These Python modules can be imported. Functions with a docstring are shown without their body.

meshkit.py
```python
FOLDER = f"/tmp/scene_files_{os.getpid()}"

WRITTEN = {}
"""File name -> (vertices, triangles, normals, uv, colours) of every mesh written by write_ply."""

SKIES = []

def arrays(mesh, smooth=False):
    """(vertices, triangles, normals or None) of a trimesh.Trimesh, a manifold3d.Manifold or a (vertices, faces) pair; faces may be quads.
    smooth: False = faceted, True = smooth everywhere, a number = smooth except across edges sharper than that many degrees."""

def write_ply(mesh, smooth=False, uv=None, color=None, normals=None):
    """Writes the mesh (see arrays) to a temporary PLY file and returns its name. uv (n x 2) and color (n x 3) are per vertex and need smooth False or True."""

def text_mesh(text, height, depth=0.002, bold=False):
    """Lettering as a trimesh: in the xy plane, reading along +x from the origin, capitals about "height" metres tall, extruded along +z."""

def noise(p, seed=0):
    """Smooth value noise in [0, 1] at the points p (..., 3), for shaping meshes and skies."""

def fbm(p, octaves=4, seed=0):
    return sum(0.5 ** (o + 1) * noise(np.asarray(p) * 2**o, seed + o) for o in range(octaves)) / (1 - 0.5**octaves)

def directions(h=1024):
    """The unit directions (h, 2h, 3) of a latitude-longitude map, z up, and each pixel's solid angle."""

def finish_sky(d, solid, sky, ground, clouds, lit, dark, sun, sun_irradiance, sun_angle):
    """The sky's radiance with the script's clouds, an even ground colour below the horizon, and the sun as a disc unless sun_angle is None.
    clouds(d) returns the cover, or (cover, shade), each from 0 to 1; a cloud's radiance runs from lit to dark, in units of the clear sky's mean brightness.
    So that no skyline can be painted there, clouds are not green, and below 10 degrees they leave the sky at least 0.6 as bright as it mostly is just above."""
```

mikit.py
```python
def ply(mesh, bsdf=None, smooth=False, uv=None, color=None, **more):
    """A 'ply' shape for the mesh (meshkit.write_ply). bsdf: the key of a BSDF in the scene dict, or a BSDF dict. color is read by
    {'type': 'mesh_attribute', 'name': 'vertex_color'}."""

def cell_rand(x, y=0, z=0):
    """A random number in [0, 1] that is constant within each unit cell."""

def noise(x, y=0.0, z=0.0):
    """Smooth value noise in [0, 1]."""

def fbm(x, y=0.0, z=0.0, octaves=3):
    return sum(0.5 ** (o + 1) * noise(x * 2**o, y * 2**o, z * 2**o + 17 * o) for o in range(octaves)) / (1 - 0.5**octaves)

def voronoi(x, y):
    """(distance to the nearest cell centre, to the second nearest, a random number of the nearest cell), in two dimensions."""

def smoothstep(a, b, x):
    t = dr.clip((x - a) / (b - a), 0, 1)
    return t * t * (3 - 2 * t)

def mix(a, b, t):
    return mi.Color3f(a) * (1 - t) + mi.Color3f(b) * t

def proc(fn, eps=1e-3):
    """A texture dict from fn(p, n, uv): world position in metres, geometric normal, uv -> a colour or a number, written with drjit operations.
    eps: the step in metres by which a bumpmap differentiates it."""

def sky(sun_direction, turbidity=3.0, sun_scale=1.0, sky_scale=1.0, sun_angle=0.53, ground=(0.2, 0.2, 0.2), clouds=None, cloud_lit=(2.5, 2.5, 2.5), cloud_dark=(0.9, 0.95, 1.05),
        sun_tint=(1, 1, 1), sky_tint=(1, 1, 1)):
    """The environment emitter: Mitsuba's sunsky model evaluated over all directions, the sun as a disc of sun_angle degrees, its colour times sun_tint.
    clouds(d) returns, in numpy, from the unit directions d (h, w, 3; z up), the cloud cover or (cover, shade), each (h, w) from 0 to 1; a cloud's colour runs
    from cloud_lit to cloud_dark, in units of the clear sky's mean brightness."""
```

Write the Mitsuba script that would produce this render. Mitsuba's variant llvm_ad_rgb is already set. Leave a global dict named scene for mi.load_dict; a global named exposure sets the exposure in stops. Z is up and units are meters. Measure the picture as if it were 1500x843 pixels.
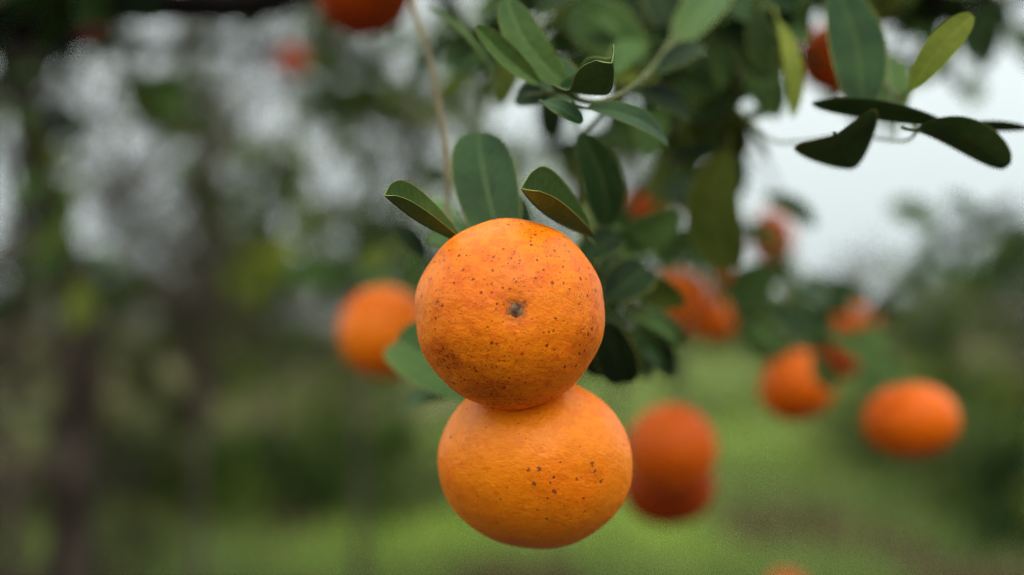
import math
import numpy as np
import drjit as dr
import mitsuba as mi
import mikit
import meshkit

T = mi.ScalarTransform4f
scene, labels = {}, {}

# ------------------------------------------------------------------ camera, sky, exposure
K = 2 * math.tan(math.radians(20)) / 1500          # tangent per pixel of the 1500 px wide photograph
EYE = np.array([0.0, 0.0, 1.2])
PITCH = math.atan(50 * K)
FWD = np.array([0, math.cos(PITCH), math.sin(PITCH)])
UP = np.array([0, -math.sin(PITCH), math.cos(PITCH)])
RIGHT = np.array([1.0, 0, 0])
scene['camera'] = {'type': 'thinlens', 'fov': 40.0, 'fov_axis': 'x', 'aperture_radius': 0.0076, 'focus_distance': 0.487,
                   'near_clip': 0.02, 'far_clip': 2000.0,
                   'to_world': T().look_at(origin=EYE.tolist(), target=(EYE + FWD).tolist(), up=[0, 0, 1])}


def overcast(d):
    # the usual luminance of an overcast sky: three times brighter overhead than at the horizon
    return 1.0 + 0 * d[..., 2], 1 - np.clip(d[..., 2], 0, 1) ** 0.9 - 0.1 * (meshkit.fbm(d * 2.2 + 5, 3) - 0.5)


scene['sky_light'] = mikit.sky([0.16, -0.75, 0.8], turbidity=3, sun_scale=0.3, sun_angle=40, clouds=overcast,
                               cloud_lit=(5.6, 6.0, 5.95), cloud_dark=(1.85, 2.12, 2.12), ground=(0.08, 0.1, 0.05))
exposure = 2.05


def P(px, py, d):
    """A point d metres in front of the lens, in the direction of a photograph pixel."""
    return EYE + d * (FWD + RIGHT * (px - 750) * K + UP * (421.5 - py) * K)


# ------------------------------------------------------------------ materials
noise, fbm, smoothstep, mix, cell_rand = mikit.noise, mikit.fbm, mikit.smoothstep, mikit.mix, mikit.cell_rand


def specks(q, keep, rmin, rmax, seed=0):
    """Round specks, at most one per unit cell of q; keep = chance (a number or field) that a cell has one. Returns 0..1."""
    out = mi.Float(0)
    ix, iy, iz = dr.floor(q.x), dr.floor(q.y), dr.floor(q.z)
    for a in (-1, 0, 1):
        for b in (-1, 0, 1):
            for c in (-1, 0, 1):
                x, y, z = ix + a, iy + b, iz + c
                px = x + 0.2 + 0.6 * cell_rand(x + seed, y, z)
                py = y + 0.2 + 0.6 * cell_rand(x, y + 57 + seed, z)
                pz = z + 0.2 + 0.6 * cell_rand(x, y, z + 91 + seed)
                r0 = cell_rand(x + 31, y + 17 + seed, z)
                d = dr.sqrt(dr.square(q.x - px) + dr.square(q.y - py) + dr.square(q.z - pz))
                r = rmin + (rmax - rmin) * dr.power(cell_rand(x + 7, y + 3, z + 11 + seed), 3)
                on = dr.select(r0 < keep, 1.0, 0.0)
                out = dr.maximum(out, on * (1 - smoothstep(0.55 * r, 1.15 * r, d)))
    return out


def blob(p, c, r, wob=0.35, f=350.0):
    d = dr.sqrt(dr.square(p.x - c[0]) + dr.square(p.y - c[1]) + dr.square(p.z - c[2]))
    return 1 - smoothstep(0.3 * r, r, d + wob * r * (fbm(p.x * f, p.y * f, p.z * f) - 0.5) * 2)


def peel(base, deep, centre=None, stains=(), freckle=0.1, spots=(), scar=None, gloss=0.42, pore=0.00018):
    """Orange rind: colour wander, freckles, given stains, pores."""
    def color(p, n, uv):
        w = fbm(p.x * 42, p.y * 42, p.z * 42, 3)
        c = mix(base, deep, 0.7 * smoothstep(0.35, 0.85, w))
        fine = noise(p.x * 900, p.y * 900, p.z * 900)
        c = c * (0.93 + 0.14 * fine)
        mott = smoothstep(0.42, 0.7, fbm(p.x * 330 + 4, p.y * 330, p.z * 330, 3))
        c = mix(c, c * mi.Color3f(0.86, 0.68, 0.6), mott * (0.75 if freckle > 0.2 else 0.4))
        if freckle > 0:
            field = smoothstep(0.35, 0.8, fbm(p.x * 70 + 9, p.y * 70, p.z * 70, 2))
            keep = freckle * (0.35 + 1.6 * field)
            stain = mi.Float(0)
            for s, r, amount in stains:
                g = blob(p, s, r)
                keep = keep + 0.55 * amount * g
                stain = dr.maximum(stain, amount * g)
            rough = smoothstep(0.45, 0.7, fbm(p.x * 1300, p.y * 1300, p.z * 1300, 3))
            c = mix(c, c * mi.Color3f(0.42, 0.3, 0.5), stain * (0.35 + 0.65 * rough))
            q = mi.Vector3f(p.x, p.y, p.z) / 0.0019
            a = specks(q, keep, 0.12, 0.44)
            b = specks(q * 2.3 + 13.7, keep * 2.2, 0.1, 0.5, 5)
            c = mix(c, c * mi.Color3f(0.22, 0.13, 0.25), 0.85 * a)
            c = mix(c, c * mi.Color3f(0.45, 0.3, 0.4), 0.7 * b)
        for s, r in spots:
            c = mix(c, mi.Color3f(0.06, 0.022, 0.012), 0.8 * blob(p, s, r * 0.8, 1.0, 1100.0))
        if scar is not None:
            c = mix(c, mi.Color3f(0.16, 0.05, 0.02), 0.75 * blob(p, scar, 0.0056, 0.5, 700.0))
        return c

    def relief(p, n, uv):
        return pore * (0.7 * noise(p.x * 800, p.y * 800, p.z * 800) + 0.5 * noise(p.x * 1700, p.y * 1700, p.z * 1700)) + 1.3 * pore * fbm(p.x * 260, p.y * 260, p.z * 260, 2)

    body = {'type': 'principled', 'base_color': mikit.proc(color), 'roughness': gloss, 'specular': 0.24 if pore > 0 else 0.16}
    if pore <= 0:
        return body
    return {'type': 'bumpmap', 'arbitrary': mikit.proc(relief, eps=1.5e-4), 'scale': 1.0, 'bsdf': body}


def leaf_color(dark, light, under, rib, seed):
    def color(p, n, uv):
        back = uv.x > 1.5
        u, v = dr.select(back, uv.x - 2, uv.x), uv.y
        s = dr.abs(2 * v - 1)
        t = fbm(p.x * 55 + seed, p.y * 55, p.z * 55, 3)
        c = mix(dark, light, smoothstep(0.25, 0.75, t))
        c = dr.select(back, mix(under, under, 0.0) * (0.85 + 0.3 * t), c)
        vein = u * 11 - s * 3.2 + 0.5 * noise(p.x * 200, p.y * 200, p.z * 200)
        vein = dr.abs(vein - dr.floor(vein) - 0.5)
        c = mix(c, mi.Color3f(rib), 0.36 * (1 - smoothstep(0.02, 0.1, vein)) * (1 - smoothstep(0.8, 0.95, s)))
        c = mix(c, mi.Color3f(rib), 0.7 * (1 - smoothstep(0.02, 0.06, s)))
        c = mix(c, mi.Color3f(0.27, 0.29, 0.07), 0.75 * smoothstep(0.955, 0.985, s))
        return c * (0.85 + 0.3 * noise(p.x * 500, p.y * 500, p.z * 500))
    return mikit.proc(color)


def solid_leaf(name, *a):
    dark = name == 'leaf_dark'
    scene[name] = {'type': 'principled', 'base_color': leaf_color(*a), 'roughness': 0.62 if dark else 0.5, 'specular': 0.05 if dark else 0.13}


def thin_leaf(name, trans, *a):
    tex = leaf_color(*a)
    scene[name] = {'type': 'blendbsdf', 'weight': 0.45,
                   'a': {'type': 'principledthin', 'base_color': tex, 'roughness': 0.4, 'diff_trans': trans},
                   'b': {'type': 'twosided', 'bsdf': {'type': 'principled', 'base_color': tex, 'roughness': 0.5, 'specular': 0.08}}}


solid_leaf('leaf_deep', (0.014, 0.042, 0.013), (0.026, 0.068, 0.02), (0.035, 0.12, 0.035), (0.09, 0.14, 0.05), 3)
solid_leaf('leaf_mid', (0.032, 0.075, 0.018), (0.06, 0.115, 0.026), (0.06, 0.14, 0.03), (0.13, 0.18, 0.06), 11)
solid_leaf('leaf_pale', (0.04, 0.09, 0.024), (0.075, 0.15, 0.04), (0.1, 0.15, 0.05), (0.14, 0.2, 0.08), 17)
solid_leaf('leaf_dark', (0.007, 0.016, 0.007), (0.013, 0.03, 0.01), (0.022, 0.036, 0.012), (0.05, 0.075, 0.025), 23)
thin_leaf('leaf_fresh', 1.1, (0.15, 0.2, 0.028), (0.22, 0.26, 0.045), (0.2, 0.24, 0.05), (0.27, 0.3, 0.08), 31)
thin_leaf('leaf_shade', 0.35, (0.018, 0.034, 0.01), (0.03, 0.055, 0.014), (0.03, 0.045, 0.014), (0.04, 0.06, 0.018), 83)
thin_leaf('leaf_olive', 0.9, (0.06, 0.085, 0.014), (0.085, 0.11, 0.02), (0.09, 0.12, 0.03), (0.13, 0.15, 0.04), 43)
thin_leaf('leaf_deep2', 0.3, (0.02, 0.045, 0.02), (0.035, 0.075, 0.028), (0.05, 0.08, 0.03), (0.07, 0.1, 0.03), 71)
thin_leaf('leaf_green', 0.7, (0.04, 0.085, 0.024), (0.065, 0.125, 0.034), (0.08, 0.12, 0.04), (0.12, 0.17, 0.05), 57)


def bark_color(a, b, f):
    def color(p, n, uv):
        t = fbm(p.x * f, p.y * f, p.z * f * 0.35, 4)
        return mix(a, b, smoothstep(0.3, 0.7, t))
    return mikit.proc(color)


scene['bark'] = {'type': 'principled', 'base_color': bark_color((0.006, 0.0045, 0.005), (0.016, 0.012, 0.012), 60), 'roughness': 0.9, 'specular': 0.05}
scene['bark_trunk'] = {'type': 'principled', 'base_color': bark_color((0.02, 0.015, 0.012), (0.06, 0.048, 0.04), 25), 'roughness': 0.9, 'specular': 0.05}
scene['bark_far'] = {'type': 'principled', 'base_color': bark_color((0.05, 0.042, 0.034), (0.09, 0.075, 0.06), 20), 'roughness': 0.9, 'specular': 0.05}
scene['twig_pale'] = {'type': 'principled', 'base_color': bark_color((0.1, 0.085, 0.045), (0.19, 0.155, 0.09), 200), 'roughness': 0.6, 'specular': 0.3}
scene['twig_green'] = {'type': 'principled', 'base_color': bark_color((0.09, 0.12, 0.03), (0.15, 0.18, 0.05), 200), 'roughness': 0.5, 'specular': 0.4}
scene['twig_dark'] = {'type': 'principled', 'base_color': bark_color((0.05, 0.065, 0.02), (0.09, 0.1, 0.035), 200), 'roughness': 0.6, 'specular': 0.2}
scene['scar_grey'] = {'type': 'principled', 'base_color': bark_color((0.07, 0.032, 0.016), (0.2, 0.125, 0.07), 900), 'roughness': 0.85, 'specular': 0.2}
VC = {'type': 'mesh_attribute', 'name': 'vertex_color'}
scene['far_leaf'] = {'type': 'blendbsdf', 'weight': 0.5,
                     'a': {'type': 'principledthin', 'base_color': VC, 'roughness': 0.4, 'diff_trans': 0.8},
                     'b': {'type': 'twosided', 'bsdf': {'type': 'principled', 'base_color': VC, 'roughness': 0.45, 'specular': 0.1}}}
scene['blade'] = {'type': 'principledthin', 'base_color': VC, 'roughness': 0.5, 'diff_trans': 0.7}


def ground_tex(p, n, uv):
    big = fbm(p.x * 0.45 + 3, p.y * 0.3, 0.0, 4)
    small = fbm(p.x * 3, p.y * 3, 0.0, 3)
    lane = smoothstep(-1.6, 0.6, p.x - 0.03 * p.y) * (1 - smoothstep(3.0, 5.5, p.x - 0.18 * p.y))
    g = dr.clip(0.25 + 0.75 * lane, 0, 1) * smoothstep(0.28, 0.6, big + 0.25 * lane)
    litter = mix((0.075, 0.065, 0.038), (0.12, 0.105, 0.058), small)
    grass = mix((0.08, 0.115, 0.03), (0.13, 0.17, 0.045), small)
    bare = mix((0.035, 0.026, 0.02), (0.065, 0.048, 0.034), small)
    return mix(bare, mix(litter, grass, g), smoothstep(4.2, 6.2, p.y + 0.8 * (big - 0.5)))


scene['soil'] = {'type': 'principled', 'base_color': mikit.proc(ground_tex), 'roughness': 0.95, 'specular': 0.1}


# ------------------------------------------------------------------ mesh helpers
def unit(v):
    v = np.asarray(v, float)
    return v / max(np.linalg.norm(v), 1e-12)


def spline(pts, n):
    """Catmull-Rom through pts (k x m), n samples."""
    p = np.asarray(pts, float)
    if len(p) == 2:
        return p[0] + (p[1] - p[0]) * np.linspace(0, 1, n)[:, None]
    p = np.vstack([2 * p[0] - p[1], p, 2 * p[-1] - p[-2]])
    s = np.linspace(0, len(p) - 3 - 1e-9, n)
    i = s.astype(int)
    t = (s - i)[:, None]
    a, b, c, d = p[i], p[i + 1], p[i + 2], p[i + 3]
    return 0.5 * (2 * b + (c - a) * t + (2 * a - 5 * b + 4 * c - d) * t ** 2 + (3 * b - a - 3 * c + d) * t ** 3)


def tube(pts, radii, n=24, sides=8, rough=0.0, seed=0):
    """A tapered tube along a spline; radii follow the points; closed by end fans."""
    pr = spline(np.hstack([np.asarray(pts, float), np.asarray(radii, float)[:, None]]), n)
    c, r = pr[:, :3], np.maximum(pr[:, 3], 1e-5)
    t = np.gradient(c, axis=0)
    t /= np.linalg.norm(t, axis=1, keepdims=True) + 1e-12
    ref = np.array([0.31, 0.77, 0.55]) if abs(t[0] @ unit([0.31, 0.77, 0.55])) < 0.9 else np.array([1.0, 0, 0])
    x = unit(np.cross(t[0], ref))
    rings = []
    ang = np.arange(sides) * 2 * np.pi / sides
    for k in range(n):
        x = unit(x - t[k] * (x @ t[k]))
        y = np.cross(t[k], x)
        rings.append(c[k] + r[k] * (np.cos(ang)[:, None] * x + np.sin(ang)[:, None] * y))
    v = np.vstack(rings)
    if rough:
        mid = np.repeat(c, sides, 0)
        v = mid + (v - mid) * (1 + rough * (meshkit.noise(v / (r.max() * 1.2), seed) - 0.5) * 2)[:, None]
    i, j = np.meshgrid(np.arange(n - 1), np.arange(sides), indexing='ij')
    a, b = i * sides + j, i * sides + (j + 1) % sides
    f = np.vstack([np.stack([a, b, b + sides], -1).reshape(-1, 3), np.stack([a, b + sides, a + sides], -1).reshape(-1, 3)])
    k = np.arange(sides)
    v = np.vstack([v, c[:1], c[-1:]])
    m = n * sides
    f = np.vstack([f, np.stack([(k + 1) % sides, k, k * 0 + m], 1), np.stack([m - sides + k, m - sides + (k + 1) % sides, k * 0 + m + 1], 1)])
    return v, f


def join(meshes):
    at, vs, fs = 0, [], []
    for v, f in meshes:
        vs.append(v)
        fs.append(f + at)
        at += len(v)
    return np.vstack(vs), np.vstack(fs)


def key_for(name):
    if name not in scene and name not in labels:
        return name
    k = 1
    while f'{name}_{k:03d}' in scene or f'{name}_{k:03d}' in labels:
        k += 1
    return f'{name}_{k:03d}'


def put(name, shape, **said):
    k = key_for(name)
    scene[k] = shape
    if said:
        labels[k] = said
    return k


# ------------------------------------------------------------------ leaves
def leaf_mesh(base, tip, width, roll=0, fold=15, bend=0.05, sweep=0.0, curl=0.0, wave=0.0, shape=(0.75, 0.7), thick=0.0004, tipcurl=0.0, seed=0, nu=22, nv=12, petiole=True):
    """A leaf from base to tip. roll 0 shows its upper face to the lens, 90 turns that face up, 180 shows the underside.
    fold, curl: degrees by which the halves rise from the midrib; bend, sweep: arch along and across the face."""
    base, tip = np.asarray(base, float), np.asarray(tip, float)
    L = np.linalg.norm(tip - base)
    a = (tip - base) / L
    n0 = EYE - (base + tip) / 2
    n0 = unit(n0 - a * (n0 @ a))
    b0 = np.cross(a, n0)
    if b0[2] < 0:
        b0 = -b0
    r = math.radians(roll)
    n = math.cos(r) * n0 + math.sin(r) * b0
    b = np.cross(n, a)
    rng = np.random.default_rng(seed + 1000)
    u = np.linspace(0, 1, nu)
    arch = 4 * u * (1 - u)
    mid = base + np.outer(u * L, a) + np.outer(bend * L * arch, n) + np.outer(sweep * L * arch, b)
    if tipcurl:
        mid = mid + np.outer(tipcurl * L * np.clip((u - 0.6) / 0.4, 0, 1) ** 2, n)
    tan = np.gradient(mid, axis=0)
    tan /= np.linalg.norm(tan, axis=1, keepdims=True)
    N = n - tan * (tan @ n)[:, None]
    N /= np.linalg.norm(N, axis=1, keepdims=True)
    B = np.cross(N, tan)
    pa, pb = shape
    uu = 0.012 + 0.976 * u
    w = uu ** pa * (1 - uu) ** pb
    w = w / w.max() * width / 2
    v = np.linspace(-1, 1, 2 * (nv // 2) + 1)
    s = np.abs(v)
    steps = np.linspace(0, 1, nv // 2 + 1)
    ang = np.radians(fold + curl * steps)
    ds = np.diff(steps)
    am = (ang[1:] + ang[:-1]) / 2
    out = np.concatenate([[0], np.cumsum(np.cos(am) * ds)])
    rise = np.concatenate([[0], np.cumsum(np.sin(am) * ds)])
    lat = np.sign(v) * np.interp(s, steps, out)
    hgt = np.interp(s, steps, rise)
    ph = rng.uniform(0, 6.28, 4)
    ripple = wave * width * (np.sin(u * 13 + ph[0])[:, None] * np.where(v > 0, 1, 0) + np.sin(u * 11 + ph[1])[:, None] * np.where(v < 0, 1, 0)) * s ** 2
    ripple = ripple + 0.012 * width * np.sin(u * 40)[:, None] * s * (1 - s)
    pts = mid[:, None] + B[:, None] * (w[:, None] * lat)[..., None] + N[:, None] * (w[:, None] * hgt + ripple)[..., None]
    nr, nc = pts.shape[:2]
    i, j = np.meshgrid(np.arange(nr - 1), np.arange(nc - 1), indexing='ij')
    q = (i * nc + j).reshape(-1)
    f = np.vstack([np.stack([q, q + nc, q + nc + 1], 1), np.stack([q, q + nc + 1, q + 1], 1)])
    uv = np.stack(np.broadcast_arrays(u[:, None], (v / 2 + 0.5)[None]), -1).reshape(-1, 2)
    V = pts.reshape(-1, 3)
    fn = np.cross(V[f[:, 1]] - V[f[:, 0]], V[f[:, 2]] - V[f[:, 0]])
    if (fn.sum(0) @ n) < 0:
        f = f[:, ::-1]
    if thick > 0:
        du, dv = np.gradient(pts, axis=0), np.gradient(pts, axis=1)
        nn = np.cross(du, dv)
        nn /= np.linalg.norm(nn, axis=-1, keepdims=True) + 1e-15
        if (nn.mean((0, 1)) @ n) < 0:
            nn = -nn
        edge = (1 - 0.6 * s ** 6)[None, :, None]
        low = (pts - nn * thick * edge).reshape(-1, 3)
        m = len(V)
        ring = np.concatenate([np.arange(nc), np.arange(1, nr) * nc + nc - 1, (nr - 1) * nc + np.arange(nc - 2, -1, -1), np.arange(nr - 2, 0, -1) * nc])
        nxt = np.roll(ring, -1)
        side = np.vstack([np.stack([ring, nxt, nxt + m], 1), np.stack([ring, nxt + m, ring + m], 1)])
        # the rim gets its own vertices so that it stays crisp
        top, V, uv = V, np.vstack([V, low]), np.vstack([uv, uv + [2, 0]])
        fs = [f, f[:, ::-1] + m]
        c0 = V.mean(0)
        k = len(V)
        rim_v = np.vstack([top[ring], low[ring]])
        R = len(ring)
        e = np.arange(R)
        e2 = (e + 1) % R
        rim_f = np.vstack([np.stack([e, e2, e2 + R], 1), np.stack([e, e2 + R, e + R], 1)])
        V = np.vstack([V, rim_v])
        uv = np.vstack([uv, np.stack([np.full(2 * R, 0.5), np.full(2 * R, 0.999)], 1)])
        f = np.vstack(fs + [rim_f + k])
    if petiole:
        stalk = base - a * min(0.16 * L, 0.009) - n * 0.002
        r0 = 0.00075
        tv, tf = tube([stalk, (stalk + base) / 2 - n * 0.0006, mid[1] - n * r0 * 1.2], [r0, r0 * 0.9, r0 * 0.6], 6, 6)
        f = np.vstack([f, tf + len(V)])
        V = np.vstack([V, tv])
        uv = np.vstack([uv, np.full((len(tv), 2), 0.5)])
    return V, f, uv


def leaf(parent, b, t, width, mat='leaf_deep', label=None, **kw):
    """b, t = (pixel x, pixel y, distance) of base and tip; width in photograph pixels at the mean distance."""
    d = (b[2] + t[2]) / 2
    V, f, uv = leaf_mesh(P(*b), P(*t), width * K * d, seed=len(scene), thick=0 if mat in ('leaf_fresh', 'leaf_olive', 'leaf_green', 'leaf_deep2', 'leaf_shade') else 0.0004, **kw)
    k = put(parent + '__leaf', mikit.ply((V, f), mat, smooth=True, uv=uv))
    if label:
        labels[k] = {'label': label}
    return k


# ------------------------------------------------------------------ the setting: ground
def ground_z(x, y):
    q = np.stack([np.asarray(x) * 0.35, np.asarray(y) * 0.35, np.asarray(x) * 0], -1)
    return 0.22 * (meshkit.fbm(q, 3, 4) - 0.5)


gx = np.concatenate([[-900, -300, -120, -60], np.linspace(-30, 30, 121), [60, 120, 300, 900]])
gy = np.concatenate([[-900, -300, -80, -30], np.linspace(-8, 52, 121), [70, 120, 300, 900]])
X, Y = np.meshgrid(gx, gy, indexing='ij')
V = np.stack([X, Y, ground_z(X, Y)], -1).reshape(-1, 3)
i, j = np.meshgrid(np.arange(len(gx) - 1), np.arange(len(gy) - 1), indexing='ij')
q = (i * len(gy) + j).reshape(-1)
F = np.vstack([np.stack([q, q + len(gy), q + len(gy) + 1], 1), np.stack([q, q + len(gy) + 1, q + 1], 1)])
put('ground', mikit.ply((V, F), 'soil', smooth=True), kind='structure', label='grassy orchard ground with patches of brown leaf litter', category='ground')


# ------------------------------------------------------------------ background trees, shrubs, grass
def leaf_cloud(centres, dirs, norms, L, W, colors, fold=0.25):
    """Many six-cornered folded leaves as one mesh with vertex colours."""
    a = dirs / np.linalg.norm(dirs, axis=1, keepdims=True)
    n = norms - a * (norms * a).sum(1, keepdims=True)
    n /= np.linalg.norm(n, axis=1, keepdims=True) + 1e-12
    b = np.cross(n, a)
    L, W = L[:, None], W[:, None]
    c = centres
    pts = np.stack([c - a * L / 2, c - a * L * 0.2 + b * W / 2 + n * W * fold, c + a * L * 0.2 + b * W * 0.42 + n * W * fold, c + a * L / 2,
                    c + a * L * 0.2 - b * W * 0.42 + n * W * fold, c - a * L * 0.2 - b * W / 2 + n * W * fold], 1)
    m = len(c)
    tri = np.array([[0, 2, 1], [0, 3, 2], [0, 4, 3], [0, 5, 4]])
    f = (np.arange(m)[:, None, None] * 6 + tri).reshape(-1, 3)
    return pts.reshape(-1, 3), f, np.repeat(colors, 6, 0)


PALETTES = {
    'citrus': [(0.008, 0.02, 0.007), (0.025, 0.055, 0.012), (0.06, 0.105, 0.018), (0.14, 0.18, 0.02)],
    'dull': [(0.022, 0.022, 0.013), (0.055, 0.055, 0.028), (0.085, 0.105, 0.03), (0.085, 0.062, 0.036)],
    'bright': [(0.02, 0.05, 0.01), (0.045, 0.1, 0.016), (0.14, 0.2, 0.022), (0.07, 0.12, 0.02)],
    'dark': [(0.008, 0.018, 0.008), (0.014, 0.026, 0.01), (0.02, 0.034, 0.012), (0.03, 0.042, 0.014)],
}


def cloud_leaves(rng, lobes, per, L, W, palette, spread=1.0):
    c = np.repeat(lobes[:, :3], per, 0)
    rad = np.repeat(lobes[:, 3], per)
    d = rng.normal(size=(len(c), 3))
    d /= np.linalg.norm(d, axis=1, keepdims=True)
    c = c + d * (rad * rng.random(len(c)) ** 0.45 * spread)[:, None]
    dirs = d * 0.7 + rng.normal(size=d.shape) * 0.7 + [0, 0, -0.35]
    norms = rng.normal(size=d.shape) * 0.8 + [0, 0, 0.9]
    pal = np.array(PALETTES[palette])
    tone = np.clip(np.repeat(rng.random(len(lobes)), per) * 0.95 + rng.random(len(c)) * 0.3 - 0.15, 0, 0.999)
    col = pal[(tone * len(pal)).astype(int)] * rng.uniform(0.8, 1.2, (len(c), 1))
    return leaf_cloud(c, dirs, norms, rng.uniform(0.7, 1.25, len(c)) * L, rng.uniform(0.75, 1.2, len(c)) * W, col)


def tree(name, x, y, height, radius, label, group='orchard trees in the blurred background', palette='citrus', lobes=46, per=90, low=0.3, seed=1,
         L=0.085, W=0.048, lobe=0.17, lean=(0, 0), trunk=0.06, squash=1.0, category='tree', bark='bark_far', twigs=26):
    rng = np.random.default_rng(seed)
    z0 = float(ground_z(x, y))
    key = key_for(name)
    labels[key] = {'label': label, 'category': category}
    if group:
        labels[key]['group'] = group
    top = np.array([x + lean[0], y + lean[1], z0 + height * 0.62])
    fork = np.array([x + lean[0] * 0.4, y + lean[1] * 0.4, z0 + height * 0.26])
    put(key + '__trunk', mikit.ply(tube([[x, y, z0 - 0.15], [x, y, z0 + 0.1], fork, (fork + top) / 2, top], [trunk * 1.5, trunk * 1.1, trunk * 0.9, trunk * 0.6, trunk * 0.3], 26, 10, 0.25, seed), bark, smooth=True))
    # lobes of foliage on the shell of the crown
    d = rng.normal(size=(lobes, 3))
    d /= np.linalg.norm(d, axis=1, keepdims=True)
    rr = rng.uniform(0.55, 1.0, lobes)
    mid = np.array([x + lean[0] * 0.7, y + lean[1] * 0.7, z0 + height * (0.5 + low / 2)])
    half = np.array([radius, radius * squash, height * (0.5 - low / 2)])
    c = mid + d * rr[:, None] * half
    c[:, 2] = np.maximum(c[:, 2], z0 + 0.1)
    lob = np.hstack([c, (rng.uniform(0.6, 1.25, lobes) * lobe)[:, None]])
    limbs = []
    for k in range(6):
        goal = c[rng.integers(lobes)]
        start = fork + (top - fork) * rng.uniform(0, 0.7)
        m = (start + goal) / 2 + rng.normal(size=3) * 0.1 * radius + [0, 0, 0.08 * height]
        put(key + '__limb', mikit.ply(tube([start, m, goal], [trunk * 0.55, trunk * 0.35, trunk * 0.12], 12, 6), bark, smooth=True))
        limbs.append(m)
    tw = []
    for k in range(twigs):
        goal = c[k % lobes] + rng.normal(size=3) * lobe * 0.5
        start = limbs[rng.integers(len(limbs))]
        m = (start + goal) / 2 + rng.normal(size=3) * 0.12 * radius
        tw.append(tube([start, m, goal], [max(trunk * 0.18, 0.005), max(trunk * 0.12, 0.004), 0.0025], 8, 5))
    k = put(key + '__twigs', mikit.ply(join(tw), bark, smooth=True))
    labels[k] = {'kind': 'stuff'}
    v, f, col = cloud_leaves(rng, lob, per, L, W, palette)
    k = put(key + '__crown', mikit.ply((v, f), 'far_leaf', smooth=False, color=col))
    labels[k] = {'kind': 'stuff'}
    return key, c


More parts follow.
